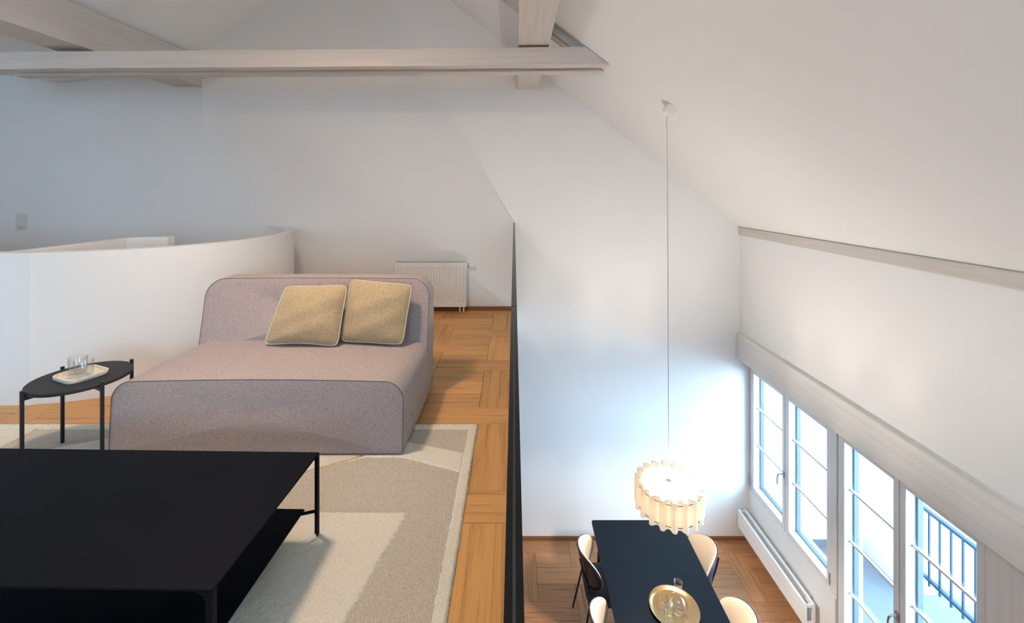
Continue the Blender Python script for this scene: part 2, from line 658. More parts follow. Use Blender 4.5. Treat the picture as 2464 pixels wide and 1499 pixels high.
# ------------------------------------------------------------------ floors with single parquet planks
PW = 0.194


def plank_mesh(L, W):
    g, c = 0.0008, 0.0018
    a, b = L / 2 - g, W / 2 - g
    mb = MB()
    v = [(-a, -b, -0.014), (a, -b, -0.014), (a, b, -0.014), (-a, b, -0.014),
         (-a, -b, -c), (a, -b, -c), (a, b, -c), (-a, b, -c),
         (-a + c, -b + c, 0), (a - c, -b + c, 0), (a - c, b - c, 0), (-a + c, b - c, 0)]
    f = [(8, 9, 10, 11)]
    for i in range(4):
        j = (i + 1) % 4
        f += [(i, j, 4 + j, 4 + i), (4 + i, 4 + j, 8 + j, 8 + i)]
    return mb.add(v, f).mesh('plank')


def weave(x0, yg, xa, xb, ya, yb_):
    """rectangles (x0,x1,y0,y1,vertical) of the ladder-weave pattern inside the area"""
    w = PW
    out = []
    for c in range(math.floor((xa - x0) / (6 * w)) - 1, math.ceil((xb - x0) / (6 * w)) + 1):
        bx = x0 + c * 6 * w
        for r in range(math.floor((ya - yg) / (4 * w)) - 1, math.ceil((yb_ - yg) / (4 * w)) + 1):
            by = yg + r * 4 * w                      # left column's gap row is [by, by+w]
            out.append((bx, bx + w, by + w, by + 4 * w, True))
            out.append((bx + 3 * w, bx + 4 * w, by - w, by + 2 * w, True))
            for k in range(4):
                y0 = by + k * w
                if k == 0:
                    out.append((bx, bx + 3 * w, y0, y0 + w, False))
                elif k == 2:
                    out.append((bx + w, bx + 4 * w, y0, y0 + w, False))
                else:
                    out.append((bx + w, bx + 3 * w, y0, y0 + w, False))
                out.append((bx + 4 * w, bx + 6 * w, y0, y0 + w, False))
    res = []
    for (a, b, c, d, v) in out:
        a, b, c, d = max(a, xa), min(b, xb), max(c, ya), min(d, yb_)
        if b - a > 0.008 and d - c > 0.008:
            res.append((a, b, c, d, v))
    return res


def lay(parent, rects, z, mat, visible, limit=290):
    cache = {}
    rects = [r for r in rects]
    near = sorted([r for r in rects if visible((r[0] + r[1]) / 2, (r[2] + r[3]) / 2)], key=lambda r: (r[2] + r[3]) / 2)[:limit]
    near_set = set(near)
    rest = MB()
    for r in rects:
        a, b, c, d, v = r
        L, W = (d - c, b - a) if v else (b - a, d - c)
        if r in near_set:
            key = (round(L, 3), round(W, 3))
            if key not in cache:
                cache[key] = plank_mesh(*key)
                cache[key].materials.append(M[mat])
            o = bpy.data.objects.new('plank', cache[key])
            C.objects.link(o)
            o.parent = parent
            o.location = ((a + b) / 2, (c + d) / 2, z)
            if v:
                o.rotation_euler = (0, 0, R(90))
        else:
            rest.box(a + 0.0006, b - 0.0006, c + 0.0006, d - 0.0006, z - 0.014, z)
    if rest.v:
        o = rest.build('plank_remainder', mat, parent, fix=False)
        o['kind'] = 'stuff'


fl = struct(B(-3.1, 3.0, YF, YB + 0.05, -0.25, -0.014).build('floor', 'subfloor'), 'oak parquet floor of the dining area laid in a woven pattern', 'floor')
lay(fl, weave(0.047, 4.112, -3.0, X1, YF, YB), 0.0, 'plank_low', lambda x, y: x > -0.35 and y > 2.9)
ff_ = struct(B(X0, 0.012, YF, YB + 0.05, LZ - 0.30, LZ - 0.014).build('floor_loft', 'wall'), 'golden oak parquet floor of the loft laid in a woven pattern', 'floor')
stair_c, stair_r = (-3.25, 3.94), 1.11
lay(ff_, weave(-0.809, 3.762, X0, -0.0115, YF, YB), LZ, 'plank_loft',
    lambda x, y: y > 0.9 and x > -1.25 * y - 0.6 and not (math.hypot(x - stair_c[0], y - stair_c[1]) < stair_r - 0.25))

# baseboards
struct(B(0.02, X1, YB - 0.014, YB, 0.0, 0.045).build('baseboard_back', 'base', bevel=0.002), 'low oak baseboard along the dining end wall', 'baseboard')
struct(B(-2.75, -0.02, YB - 0.014, YB, LZ, LZ + 0.045).build('baseboard_loft', 'base', bevel=0.002), 'low oak baseboard along the loft end wall', 'baseboard')

# ------------------------------------------------------------------ curved stair wall
def stair_profile(off):
    pts = [(-6.2, 2.82 + off)]
    pts.append((-3.16, 2.82 + off))
    cx, cy = stair_c
    rr = stair_r - off
    for k in range(0, 49):
        a = R(-84 + (84 + 64) * k / 48)
        pts.append((cx + rr * math.cos(a), cy + rr * math.sin(a)))
    return pts


outer, inner = stair_profile(0.0), stair_profile(0.088)
n = len(outer)
v = [(x, y, z) for z in (LZ - 0.02, LZ + 0.993) for (x, y) in outer] + [(x, y, z) for z in (LZ - 0.02, LZ + 0.993) for (x, y) in inner]
f = []
for i in range(n - 1):
    f += [(i, i + 1, n + i + 1, n + i), (2 * n + i, 3 * n + i, 3 * n + i + 1, 2 * n + i + 1), (n + i, n + i + 1, 3 * n + i + 1, 3 * n + i)]
f += [(0, n, 3 * n, 2 * n), (n - 1, 3 * n - 1, 4 * n - 1, 2 * n - 1)]
st = MB().add(v, f).build('wall_stair', 'wall', smooth=True, angle=30)
struct(st, 'curved white half-height stair wall behind the sofa', 'wall')
si = MB().prism([(-3.40, 2.90), (-3.318, 2.90), (-3.318, 3.70), (-3.28, 3.755), (-3.05, 3.80), (-3.05, 3.89), (-3.30, 3.86), (-3.40, 3.80)], LZ, LZ + 0.993, 'Z').build('wall_stair_inner', 'wall', bevel=0.006)
struct(si, 'inner white stair wall with a short return inside the curved wall', 'wall')

# ------------------------------------------------------------------ roof timbers
shear = lambda x: (0.772 - x) * 0.0259
tb = thing('tie_beam', 'pair of greyish white timber planks spanning the room below the roof', 'beam')
XL = -4.47


def xr_at(z):
    return 2.655 - (z - 3.66) / 0.78 - 0.004


for (y0, y1, xl) in ((3.520, 3.620, XL - 0.06), (3.722, 3.836, XL)):
    mb = MB()
    xs = [xl + (xr_at(5.122) - xl) * k / 24 for k in range(25)]
    rng = random.Random(int(y0 * 100))
    bot = [(x, 5.122 + rng.uniform(-0.002, 0.002)) for x in xs[:-1]] + [(xr_at(5.122), 5.122)]
    top = [(xr_at(5.268), 5.268)] + [(x, 5.268 + rng.uniform(-0.003, 0.003)) for x in reversed(xs) if x < xr_at(5.268) - 0.05]
    mb.prism(bot + top, y0, y1, 'Y', shear)
    mb.build('plank', 'beam_x', tb, bevel=0.004, segs=1)
pr = MB().prism([(0.034, 5.288), (0.288, 5.288), (0.288, zr(0.288)), (0.034, zr(0.034))], YF, YB).build('purlin', 'beam_y', bevel=0.006)
tag(pr, 'white timber purlin running overhead above the glass railing', 'beam')
pl = B(-3.975, -3.644, YF, YB, 5.308, 5.65).build('purlin', 'beam_y', bevel=0.006)
tag(pl, 'broad beige white timber purlin at the upper left of the roof', 'beam')
rf = MB()
pts = [(-0.35, zr(-0.35) - 0.001), (-0.35, zr(-0.35) - 0.07), (0.57, zr(0.57) - 0.07), (0.66, zr(0.66) - 0.001)]
rf.prism(pts, 3.60, 3.76, 'Y')
rf = rf.build('rafter', 'beam_x', bevel=0.004)
tag(rf, 'short white rafter strip meeting the right end of the tie beam', 'beam')

# ------------------------------------------------------------------ windows
XW = 2.760


def frame_rect(mb, xa, xb, y0, y1, z0, z1, t, tb_=None, tt=None):
    tb_ = t if tb_ is None else tb_
    tt = t if tt is None else tt
    mb.box(xa, xb, y0, y0 + t, z0, z1)
    mb.box(xa, xb, y1 - t, y1, z0, z1)
    mb.box(xa, xb, y0 + t, y1 - t, z0, z0 + tb_)
    mb.box(xa, xb, y0 + t, y1 - t, z1 - tt, z1)


def sash(parent, y0, y1, z0, z1, oy0, oy1, oz0, oz1, bars):
    # y0..y1 outer, oy0..oy1 clear opening
    mb = MB()
    xa, xb = XW, XW + 0.115
    mb.box(xa, xb, y0, oy0, z0, z1).box(xa, xb, oy1, y1, z0, z1)
    mb.box(xa, xb, oy0, oy1, z0, oz0).box(xa, xb, oy0, oy1, oz1, z1)
    s = mb.build('sash', 'white_frame', parent, bevel=0.003, segs=1)
    B(XW + 0.066, XW + 0.072, oy0 - 0.003, oy1 + 0.003, oz0 - 0.003, oz1 + 0.003).build('pane', 'window_glass', s)
    oc = MB()
    frame_rect(oc, XW + 0.076, XW + 0.114, oy0 - 0.002, oy1 + 0.002, oz0 - 0.002, oz1 + 0.002, 0.016)
    oc.build('outer_frame', 'alu_skylit', s)
    for z in bars:
        B(XW + 0.046, XW + 0.062, oy0, oy1, z - 0.009, z + 0.009).build('glazing_bar', 'white_frame', s)
    return s


w1 = thing('window_1', 'white double casement window nearest the end wall above the low radiator', 'window', kind='structure')
fr = MB()
frame_rect(fr, XW + 0.012, 2.95, 3.765, YB - 0.002, 0.60, 2.20, 0.035)
fr.build('window_frame', 'white_frame', w1)
s1 = sash(w1, 4.408, 5.045, 0.615, 2.17, 4.452, 4.983, 0.668, 1.982, (1.150, 1.585))
s2 = sash(w1, 3.772, 4.402, 0.615, 2.17, 3.818, 4.347, 0.668, 1.982, (1.150, 1.585))
d1 = thing('door_1', 'white glazed double balcony door beside the casement window', 'door', kind='structure')
fr = MB()
frame_rect(fr, XW + 0.012, 2.95, 2.515, 3.690, -0.01, 2.20, 0.035)
fr.build('door_frame', 'white_frame', d1)
s3 = sash(d1, 3.100, 3.684, 0.02, 2.17, 3.148, 3.615, 0.26, 1.990, (0.730, 1.162, 1.592))
s4 = sash(d1, 2.530, 3.094, 0.02, 2.17, 2.583, 3.048, 0.26, 1.990, (0.730, 1.162, 1.592))


def handle(parent, y, z):
    h = MB().prism(rrect(0.014, 0.034, 0.0135, 5, cx=y, cy=z), XW - 0.010, XW, 'X').build('handle', 'steel', parent, smooth=True)
    MB().tube([(XW - 0.008, y, z + 0.006), (XW - 0.045, y, z + 0.006), (XW - 0.055, y + 0.004, z - 0.004), (XW - 0.055, y + 0.012, z - 0.045), (XW - 0.055, y + 0.014, z - 0.105)],
              [0.008, 0.008, 0.009, 0.009, 0.007], 8).build('lever', 'steel', h, smooth=True)


handle(s1, 4.428, 1.185)
handle(s3, 3.112, 1.030)
for (p, y, z0, z1) in ((s2, 3.768, 2.055, 2.13), (s2, 3.768, 0.66, 0.76), (s1, 5.043, 2.05, 2.12), (s1, 5.043, 0.66, 0.76), (s3, 3.686, 2.02, 2.10)):
    B(XW - 0.012, XW + 0.002, y - 0.008, y + 0.008, z0, z1).build('hinge', 'steel', p, bevel=0.002)

# balcony outside
bf = struct(B(2.98, 4.5, 0.5, YB + 0.1, -0.25, -0.04).build('floor_balcony', 'balcony'), 'pale concrete balcony floor outside the glazed door', 'floor')
wbx = thing('wall_balcony', 'white balcony end wall and low corner pillar outside', 'wall', kind='structure')
B(2.98, 4.5, YB - 0.03, YB + 0.05, -0.25, 3.0).build('end_wall', 'wall', wbx)
B(4.02, 4.3, 4.42, YB - 0.03, -0.25, 2.6).build('pillar', 'wall', wbx)
B(3.0, 4.02, YB - 0.045, YB - 0.03, -0.04, 0.03).build('skirting', 'balcony', wbx)
br = thing('balcony_railing', 'glare-tinted steel balcony railing with vertical bars outside the door', 'railing', (4.0, 2.6, 0))
B(-0.02, 0.02, -2.0, 1.72, 0.985, 1.015).build('top_rail', 'rail_glare', br, bevel=0.004)
B(-0.018, 0.018, -2.0, 1.72, 0.33, 0.36).build('bottom_rail', 'rail_glare', br, bevel=0.004)
y = 1.67
barm = None
while y > -1.9:
    if barm is None:
        b0 = B(-0.007, 0.007, -0.007, 0.007, 0.28, 0.99).build('bar', 'rail_glare', br)
        barm = b0.data
        b0.location = (0, y, 0)
    else:
        o = bpy.data.objects.new('bar', barm)
        C.objects.link(o)
        o.parent = br
        o.location = (0, y, 0)
    y -= 0.105
for yy in (1.70, -0.2, -1.9):
    B(-0.015, 0.015, yy - 0.015, yy + 0.015, -0.04, 1.0).build('post', 'rail_glare', br)

# ------------------------------------------------------------------ glass railing
gr = thing('glass_railing', 'frameless glass railing with dark edge along the loft floor', 'railing', (0, 0, LZ))
RH = HL - LZ - 0.375
for (y0, y1) in ((3.255, 5.066), (1.402, 3.243), (-0.45, 1.390), (-2.3, -0.462)):
    g = MB()
    g.box(-0.0088, -0.0008, y0, y1, -0.012, RH - 0.002).box(0.0008, 0.0088, y0, y1, -0.012, RH - 0.002)
    gp = g.build('glass_panel', 'rail_glass', gr)
    B(-0.0090, -0.0012, y0, y1, RH - 0.002, RH).build('glass_edge', 'rail_edge', gp)
    B(0.0012, 0.0090, y0, y1, RH - 0.002, RH).build('glass_edge', 'rail_edge', gp)
    B(-0.0011, 0.0011, y0, y1, RH - 0.004, RH - 0.0005).build('interlayer', 'rail_line', gp)

# ------------------------------------------------------------------ rug
RXa, RXb, RYa, RYb = -3.32, -0.217, 0.55, 2.568
cell = 0.0062
gx = int(round((RXb - RXa) / cell))
gy = int(round((RYb - RYa) / cell))
rs = np.random.RandomState(3)


def in_poly(px, py, poly):
    inside = np.zeros(px.shape, bool)
    n_ = len(poly)
    for i in range(n_):
        x1, y1 = poly[i]
        x2, y2 = poly[(i + 1) % n_]
        cond = ((y1 > py) != (y2 > py)) & (px < (x2 - x1) * (py - y1) / (y2 - y1 + 1e-12) + x1)
        inside ^= cond
    return inside


cxs = RXa + (np.arange(gx) + 0.5) * (RXb - RXa) / gx
cys = RYa + (np.arange(gy) + 0.5) * (RYb - RYa) / gy
PX, PY = np.meshgrid(cxs, cys)
region = np.zeros(PX.shape, int)        # 0 cream field
polys = [
    [(-0.66, 2.517), (-0.266, 2.517), (-0.267, 2.289), (-0.56, 2.384), (-0.66, 2.417)],
    [(-0.262, 2.131), (-0.564, 2.248), (-0.78, 2.252), (-1.009, 2.153), (-1.55, 1.86), (-1.55, 1.869), (-0.46, 1.869), (-0.551, 1.385), (-0.72, 0.60), (-0.262, 0.60)],
    [(-2.775, 2.517), (-2.775, 2.19), (-2.30, 2.417), (-1.9, 2.517)],
    [(-3.27, 1.9), (-2.6, 1.9), (-1.7, 1.2), (-1.9, 0.6), (-3.27, 0.6)],
]
for k, p in enumerate(polys):
    region[in_poly(PX, PY, p)] = 1 + k
bw = 0.050
border = (PX > RXb - bw) | (PX < RXa + bw) | (PY > RYb - bw) | (PY < RYa + bw)
region[border] = 9
for li, (a, b) in enumerate ((((-1.55, 1.865), (-0.80, 2.262)), ((-2.78, 2.517), (-2.78, 2.19)))):
    ax, ay = a
    bx, by = b
    t = np.clip(((PX - ax) * (bx - ax) + (PY - ay) * (by - ay)) / ((bx - ax) ** 2 + (by - ay) ** 2), 0, 1)
    d = np.hypot(PX - ax - t * (bx - ax), PY - ay - t * (by - ay))
    region[d < 0.0065] = 7 + li
rug = thing('rug', 'cream and greige cut pile rug with angular fields under the sofa and coffee table', 'rug', (-1.77, 1.56, LZ))
jx = rs.uniform(-0.0026, 0.0026, (gy + 1, gx + 1))
jy = rs.uniform(-0.0026, 0.0026, (gy + 1, gx + 1))
jz = rs.uniform(-0.0016, 0.0016, (gy + 1, gx + 1))
VX = RXa + np.arange(gx + 1)[None, :] * (RXb - RXa) / gx + jx + 1.77
VY = RYa + np.arange(gy + 1)[:, None] * (RYb - RYa) / gy + jy - 1.56


def rug_part(name, mask, z, mat):
    jj, ii = np.nonzero(mask)
    used = {}
    vs_, fs_ = [], []

    def vid(j, i):
        k_ = (j, i)
        if k_ not in used:
            used[k_] = len(vs_)
            if j == 0 or i == 0 or j == gy or i == gx:
                zz = 0.0025                      # the outer edge of the rug
            elif mask[j - 1, i - 1] and mask[j - 1, i] and mask[j, i - 1] and mask[j, i]:
                zz = z + jz[j, i]
            else:
                zz = 0.0096                      # neighbouring fields meet here
            vs_.append((VX[j, i], VY[j, i], zz))
        return used[k_]
    for j, i in zip(jj.tolist(), ii.tolist()):
        fs_.append((vid(j, i), vid(j, i + 1), vid(j + 1, i + 1), vid(j + 1, i)))
    return MB().add(vs_, fs_).build(name, mat, rug, smooth=True, angle=180, fix=False)


B(RXa + 1.77 + 0.006, RXb + 1.77 - 0.006, RYa - 1.56 + 0.006, RYb - 1.56 - 0.006, 0.0005, 0.0062).build('backing', 'rug_grey', rug)
rug_part('border', region == 9, 0.0165, 'rug_cream')
rug_part('cream_field', region == 0, 0.0155, 'rug_cream')
for k in range(1, 5):
    rug_part('greige_field', region == k, 0.0098, 'rug_grey')
for k in (7, 8):
    rug_part('carved_line', region == k, 0.0104, 'rug_line')

# ------------------------------------------------------------------ sofa
sofa = thing('sofa', 'mauve grey fabric lounge sofa without arms on the loft', 'sofa', (-1.355, 2.264, LZ))
HW = 0.770


def uphol(outline, yf, yb_, bulge_f, bulge_b, side=0.006, crown=None, steps=8):
    cx = sum(p[0] for p in outline) / len(outline)
    zs = [p[1] for p in outline]
    cz = (min(zs) + max(zs)) / 2
    mb = MB()

    def cz_(x, z, t):
        return z + (crown(x, z, t) if crown else 0)
    rr = []
    for s in (0.2, 0.4, 0.6, 0.78, 0.9, 0.96, 0.985):
        rr.append([(cx + (x - cx) * s, yf(z) - bulge_f * (1 - s ** 3), cz_(cx + (x - cx) * s, cz + (z - cz) * s, 0)) for x, z in outline])
    rr.append([(x, yf(z) + 0.002, cz_(x, z, 0)) for x, z in outline])
    for k in range(1, steps):
        t = k / steps
        rr.append([(x + side * math.sin(math.pi * t) * (1 if x > cx else -1) * min(1, abs(x - cx) / (HW * 0.9)), yf(z) + (yb_(z) - yf(z)) * t, cz_(x, z, t)) for x, z in outline])
    rr.append([(x, yb_(z) - 0.006, cz_(x, z, 1)) for x, z in outline])
    for s in (0.98, 0.8, 0.5, 0.2):
        rr.append([(cx + (x - cx) * s, yb_(z) + bulge_b * (1 - s ** 2), cz_(cx + (x - cx) * s, cz + (z - cz) * s, 1)) for x, z in outline])
    mb.rings(rr, (cx, yf(cz) - bulge_f, cz_(cx, cz, 0)), (cx, yb_(cz) + bulge_b, cz_(cx, cz, 1)))
    return mb


seat_out = []
for x, z in rrect(HW, 0.183, 0.095, 9, 0.012, 0, 0.205):
    seat_out.append((x, z))
# more points along the straight top and bottom runs


def densify(pts, d=0.06):
    out = []
    for i, p in enumerate(pts):
        q = pts[(i + 1) % len(pts)]
        L = math.hypot(q[0] - p[0], q[1] - p[1])
        k_ = max(1, int(L / d))
        for j in range(k_):
            out.append((p[0] + (q[0] - p[0]) * j / k_, p[1] + (q[1] - p[1]) * j / k_))
    return out


seat_out = densify(seat_out)


def seat_crown(x, z, t):
    if z < 0.25:
        return 0
    k_ = (z - 0.25) / 0.14
    return k_ * (0.014 * (1 - (x / HW) ** 2) + 0.010 * math.sin(math.pi * min(1, t * 1.2)) * (1 - (x / HW) ** 4))


syf = lambda z: 0.0 + 0.055 * max(0, z - 0.03)
syb = lambda z: 0.80
uphol(seat_out, syf, syb, 0.012, 0.0, 0.010, seat_crown).build('seat', 'sofa', sofa, smooth=True, angle=60)
seam = [(x * 1.001, syf(z) + 0.001, z + seat_crown(x, z, 0) + 0.001) for x, z in seat_out if z > 0.03]
i0 = max(range(len(seat_out)), key=lambda i: 0)
MB().tube([(x, syf(z) + 0.0005, z + seat_crown(x, z, 0)) for x, z in seat_out], 0.0019, 6, True).build('seat_seam', 'seam', sofa, smooth=True)
back_out = densify(rrect(HW, 0.245, 0.125, 10, 0.012, 0, 0.545))
byf = lambda z: 0.655 + 0.19 * (z - 0.39)
byb = lambda z: 0.888


def back_crown(x, z, t):
    return 0.006 * (1 - (x / HW) ** 2) if z > 0.6 else 0


uphol(back_out, byf, byb, 0.022, 0.004, 0.004, back_crown, 5).build('backrest', 'sofa', sofa, smooth=True, angle=60)
MB().tube([(x, byf(z) + 0.0005, z + back_crown(x, z, 0)) for x, z in back_out], 0.0019, 6, True).build('backrest_seam', 'seam', sofa, smooth=True)
B(-HW + 0.004, HW - 0.004, 0.75, 0.886, 0.022, 0.42).build('back_base', 'sofa', sofa, bevel=0.008)
for (x, y) in ((-0.70, 0.06), (0.70, 0.06), (-0.70, 0.80), (0.70, 0.80)):
    B(x - 0.03, x + 0.03, y - 0.03, y + 0.03, 0.014 if y < 0.3 else 0.0, 0.03).build('foot', 'black', sofa)
for (y, z) in ((0.19, 0.133), (0.255, 0.050), (0.785, 0.080)):
    o = MB().lathe([(0.0055, 0), (0.0055, 0.004)], 10).build('connector', 'dark_dot', sofa)
    o.rotation_euler = (0, R(90), 0)
    o.location = (HW + 0.0045, y, z)


# cushions -----------------------------------------------------------------
def cushion(name, label, c, bulge, seed, fold=0.0):
    """c = four corners bl, br, tr, tl in world space"""
    rng = random.Random(seed)
    P0 = [Vector(p) for p in c]
    base = sum(P0, Vector()) / 4
    org = Vector((base.x, base.y, min(p.z for p in P0)))
    P0 = [p - org for p in P0]
    nrm = (P0[1] - P0[0]).cross(P0[3] - P0[0]).normalized()
    if nrm.y > 0:
        nrm = -nrm
    n_ = 30
    t = thing(name, label, 'cushion', org, 0, 'beige cushions on the sofa')

    def pos(u, v_):
        pu, pv = 2 * u - 1, 2 * v_ - 1
        # sides drawn in between the corners
        cn = 0.030 * abs(pu * pv) ** 7
        uu = u - (0.012 * math.sin(math.pi * v_) + cn) * pu
        vv_ = v_ - (0.012 * math.sin(math.pi * u) + cn) * pv
        p = P0[0] * (1 - uu) * (1 - vv_) + P0[1] * uu * (1 - vv_) + P0[2] * uu * vv_ + P0[3] * (1 - uu) * vv_
        p = p + Vector((0, 0, fold * math.exp(-((v_) / 0.12) ** 2) * math.sin(math.pi * min(1, max(0, (u - 0.05) * 1.1)))))
        return p
    ph = [rng.uniform(0, 6.28) for _ in range(6)]
    mb = MB()
    for sgn, thick in ((1, bulge), (-1, bulge * 0.55)):
        vs_ = []
        for j in range(n_ + 1):
            for i in range(n_ + 1):
                u, v_ = i / n_, j / n_
                h = (max(0, 1 - abs(2 * u - 1) ** 2.6) * max(0, 1 - abs(2 * v_ - 1) ** 2.6)) ** 0.62
                wr_ = 0.0045 * math.sin(9 * u + 5 * v_ + ph[0]) * math.sin(6 * v_ + ph[1]) + 0.003 * math.sin(17 * v_ - 8 * u + ph[2])
                vs_.append(pos(u, v_) + nrm * sgn * (thick * h * (1 + 0.12 * math.cos(3 * u + ph[3])) + wr_ * min(1, h * 2)))
        fs_ = []
        for j in range(n_):
            for i in range(n_):
                a = j * (n_ + 1) + i
                q = (a, a + 1, a + n_ + 2, a + n_ + 1)
                fs_.append(q if sgn > 0 else q[::-1])
        mb.add(vs_, fs_)
    body = mb.build('cover', 'cushion', t, smooth=True, angle=120)
    loop = [pos(i / 24, 0) for i in range(24)] + [pos(1, i / 24) for i in range(24)] + [pos(1 - i / 24, 1) for i in range(24)] + [pos(0, 1 - i / 24) for i in range(24)]
    MB().tube(loop, 0.0042, 6, True).build('piping', 'piping', t, smooth=True)
    return t


SZ = LZ + 0.418
cushion('cushion', 'left beige linen cushion with a flopping top corner leaning on the sofa back',
        [(-1.600, 2.755, SZ), (-1.115, 2.735, SZ - 0.004), (-1.108, 2.878, SZ + 0.355), (-1.530, 2.890, SZ + 0.345)], 0.075, 3, 0.012)
cushion('cushion', 'right beige linen cushion standing taller against the sofa back',
        [(-1.125, 2.800, SZ + 0.006), (-0.712, 2.765, SZ - 0.004), (-0.680, 2.895, SZ + 0.352), (-1.100, 2.905, SZ + 0.388)], 0.065, 8, 0.0)

# ------------------------------------------------------------------ coffee table
ct = thing('coffee_table', 'low black steel coffee table with a lower shelf in the foreground', 'table', (-0.787, 1.748, LZ), -0.020)
CL, CD, CH = 1.52, 0.604, 0.343
CF = 0.0145
MB().prism([(-CL, -CD), (0, -CD), (0, 0), (-CL, 0)], CH - 0.006, CH, 'Z').build('table_top', 'table_black', ct, bevel=0.001, segs=1)


def angle_leg(sx, sy):
    # an L-section leg with curved gusset at the top
    x, y = (0 if sx > 0 else -CL), (0 if sy > 0 else -CD)
    mb = MB()
    dx, dy = -0.018 * sx, -0.018 * sy
    t = 0.004
    mb.box(min(x, x + dx), max(x, x + dx), min(y, y - t * sy), max(y, y - t * sy), CF, CH - 0.006)
    mb.box(min(x, x - t * sx), max(x, x - t * sx), min(y - t * sy, y + dy), max(y - t * sy, y + dy), CF, CH - 0.006)
    g = [(x + dx, CH - 0.006), (x + dx * 2.6, CH - 0.006), (x + dx * 1.5, CH - 0.016), (x + dx, CH - 0.034)]
    mb.prism(g, min(y, y - t * sy), max(y, y - t * sy), 'Y')
    return mb.build('leg', 'table_black', ct)


for sx in (1, -1):
    for sy in (1, -1):
        angle_leg(sx, sy)
sh = MB()
sh.box(-CL + 0.05, -0.046, -CD + 0.045, -0.030, 0.128, 0.134)
shelf = sh.build('shelf', 'table_black', ct)
for sx in (1, -1):
    for sy in (1, -1):
        x, y = (0 if sx > 0 else -CL), (0 if sy > 0 else -CD)
        MB().tube([(x - 0.006 * sx, y - 0.006 * sy, 0.110), (x - 0.055 * sx, y - 0.045 * sy, 0.125)], 0.006, 6).build('brace', 'table_black', ct)

# ------------------------------------------------------------------ side table, tray, glasses
stb = thing('side_table', 'small round black side table beside the left end of the sofa', 'table', (-2.290, 2.288, LZ))
ZT = 0.420
MB().lathe([(0.200, ZT - 0.020), (0.208, ZT - 0.017), (0.208, ZT - 0.003), (0.205, ZT)], 64).build('table_top', 'black_wood', stb, smooth=True)
SF = 0.0125
for k in range(4):
    a = R(-25 + 90 * k)
    leg = B(-0.0075, 0.0075, -0.007, 0.007, SF, ZT + 0.012).build('leg', 'black', stb, bevel=0.002, segs=1)
    leg.location = (0.217 * math.cos(a), 0.217 * math.sin(a), 0)
    leg.rotation_euler = (0, 0, a + R(90))
for k in range(2):
    a = R(-25 + 90 * k)
    b = B(-0.212, 0.212, -0.008, 0.008, ZT - 0.036 - 0.001 * k, ZT - 0.020).build('cross_bar', 'black', stb)
    b.rotation_euler = (0, 0, a)


def tray_square(name, loc, rz, label):
    t = thing(name, label, 'tray', loc, rz)
    o1 = rrect(0.098, 0.088, 0.045, 8)
    o2 = rrect(0.090, 0.080, 0.040, 8)
    o0 = rrect(0.094, 0.084, 0.043, 8)
    rr = [[(x, y, 0.0) for x, y in o0], [(x, y, 0.006) for x, y in o1], [(x, y, 0.019) for x, y in o1], [(x, y, 0.020) for x, y in o2], [(x, y, 0.007) for x, y in o2]]
    MB().rings(rr, (0, 0, 0), (0, 0, 0.006)).build('body', 'cream_tray', t, smooth=True, angle=35)
    return t


tray_square('tray', (-2.288, 2.285, LZ + ZT + 0.0005), R(-22), 'small cream rounded tray on the black side table')


def tumbler(name, loc, r0, r1, h, label, group):
    t = thing(name, label, 'glass', loc, 0, group)
    w = 0.0016
    prof = [(r0 - 0.004, 0.0), (r0, 0.003), (r1, h - 0.001), (r1 - w * 0.5, h), (r1 - w, h - 0.001), (r0 - w, 0.008), (r0 - 0.010, 0.006), (0.001, 0.006)]
    MB().lathe(prof, 40).build('body', 'glass', t, smooth=True, angle=50)
    return t


tumbler('drinking_glass', (-2.333, 2.312, LZ + ZT + 0.008), 0.036, 0.039, 0.088, 'clear tumbler further back on the small cream tray', 'glasses on the side table')
tumbler('drinking_glass', (-2.252, 2.262, LZ + ZT + 0.008), 0.036, 0.039, 0.088, 'clear tumbler nearer the front edge of the small cream tray', 'glasses on the side table')

# ------------------------------------------------------------------ loft radiator
def ribbed(mb, x0, x1, z0, z1, y, pitch, depth, m=0.02):
    """a pressed steel front sheet with vertical ribs, facing -Y"""
    n_ = int((x1 - x0 - 2 * m) / pitch)
    xs = [x0, x0 + m]
    ys = [0, 0]
    for k_ in range(n_):
        a = x0 + m + (x1 - x0 - 2 * m) * k_ / n_
        p = (x1 - x0 - 2 * m) / n_
        xs += [a + p * 0.15, a + p * 0.35, a + p * 0.65, a + p * 0.85]
        ys += [0, depth, depth, 0]
    xs += [x1 - m, x1]
    ys += [0, 0]
    zr_ = [z0, z0 + 0.028, z0 + 0.045, z1 - 0.062, z1 - 0.045, z1]
    zf = [0, 0, 1, 1, 0, 0]
    vs_ = [(x, y + dy * f_, z) for z, f_ in zip(zr_, zf) for x, dy in zip(xs, ys)]
    w = len(xs)
    fs_ = [(j * w + i, j * w + i + 1, (j + 1) * w + i + 1, (j + 1) * w + i) for j in range(len(zr_) - 1) for i in range(w - 1)]
    mb.add(vs_, fs_)
    return mb


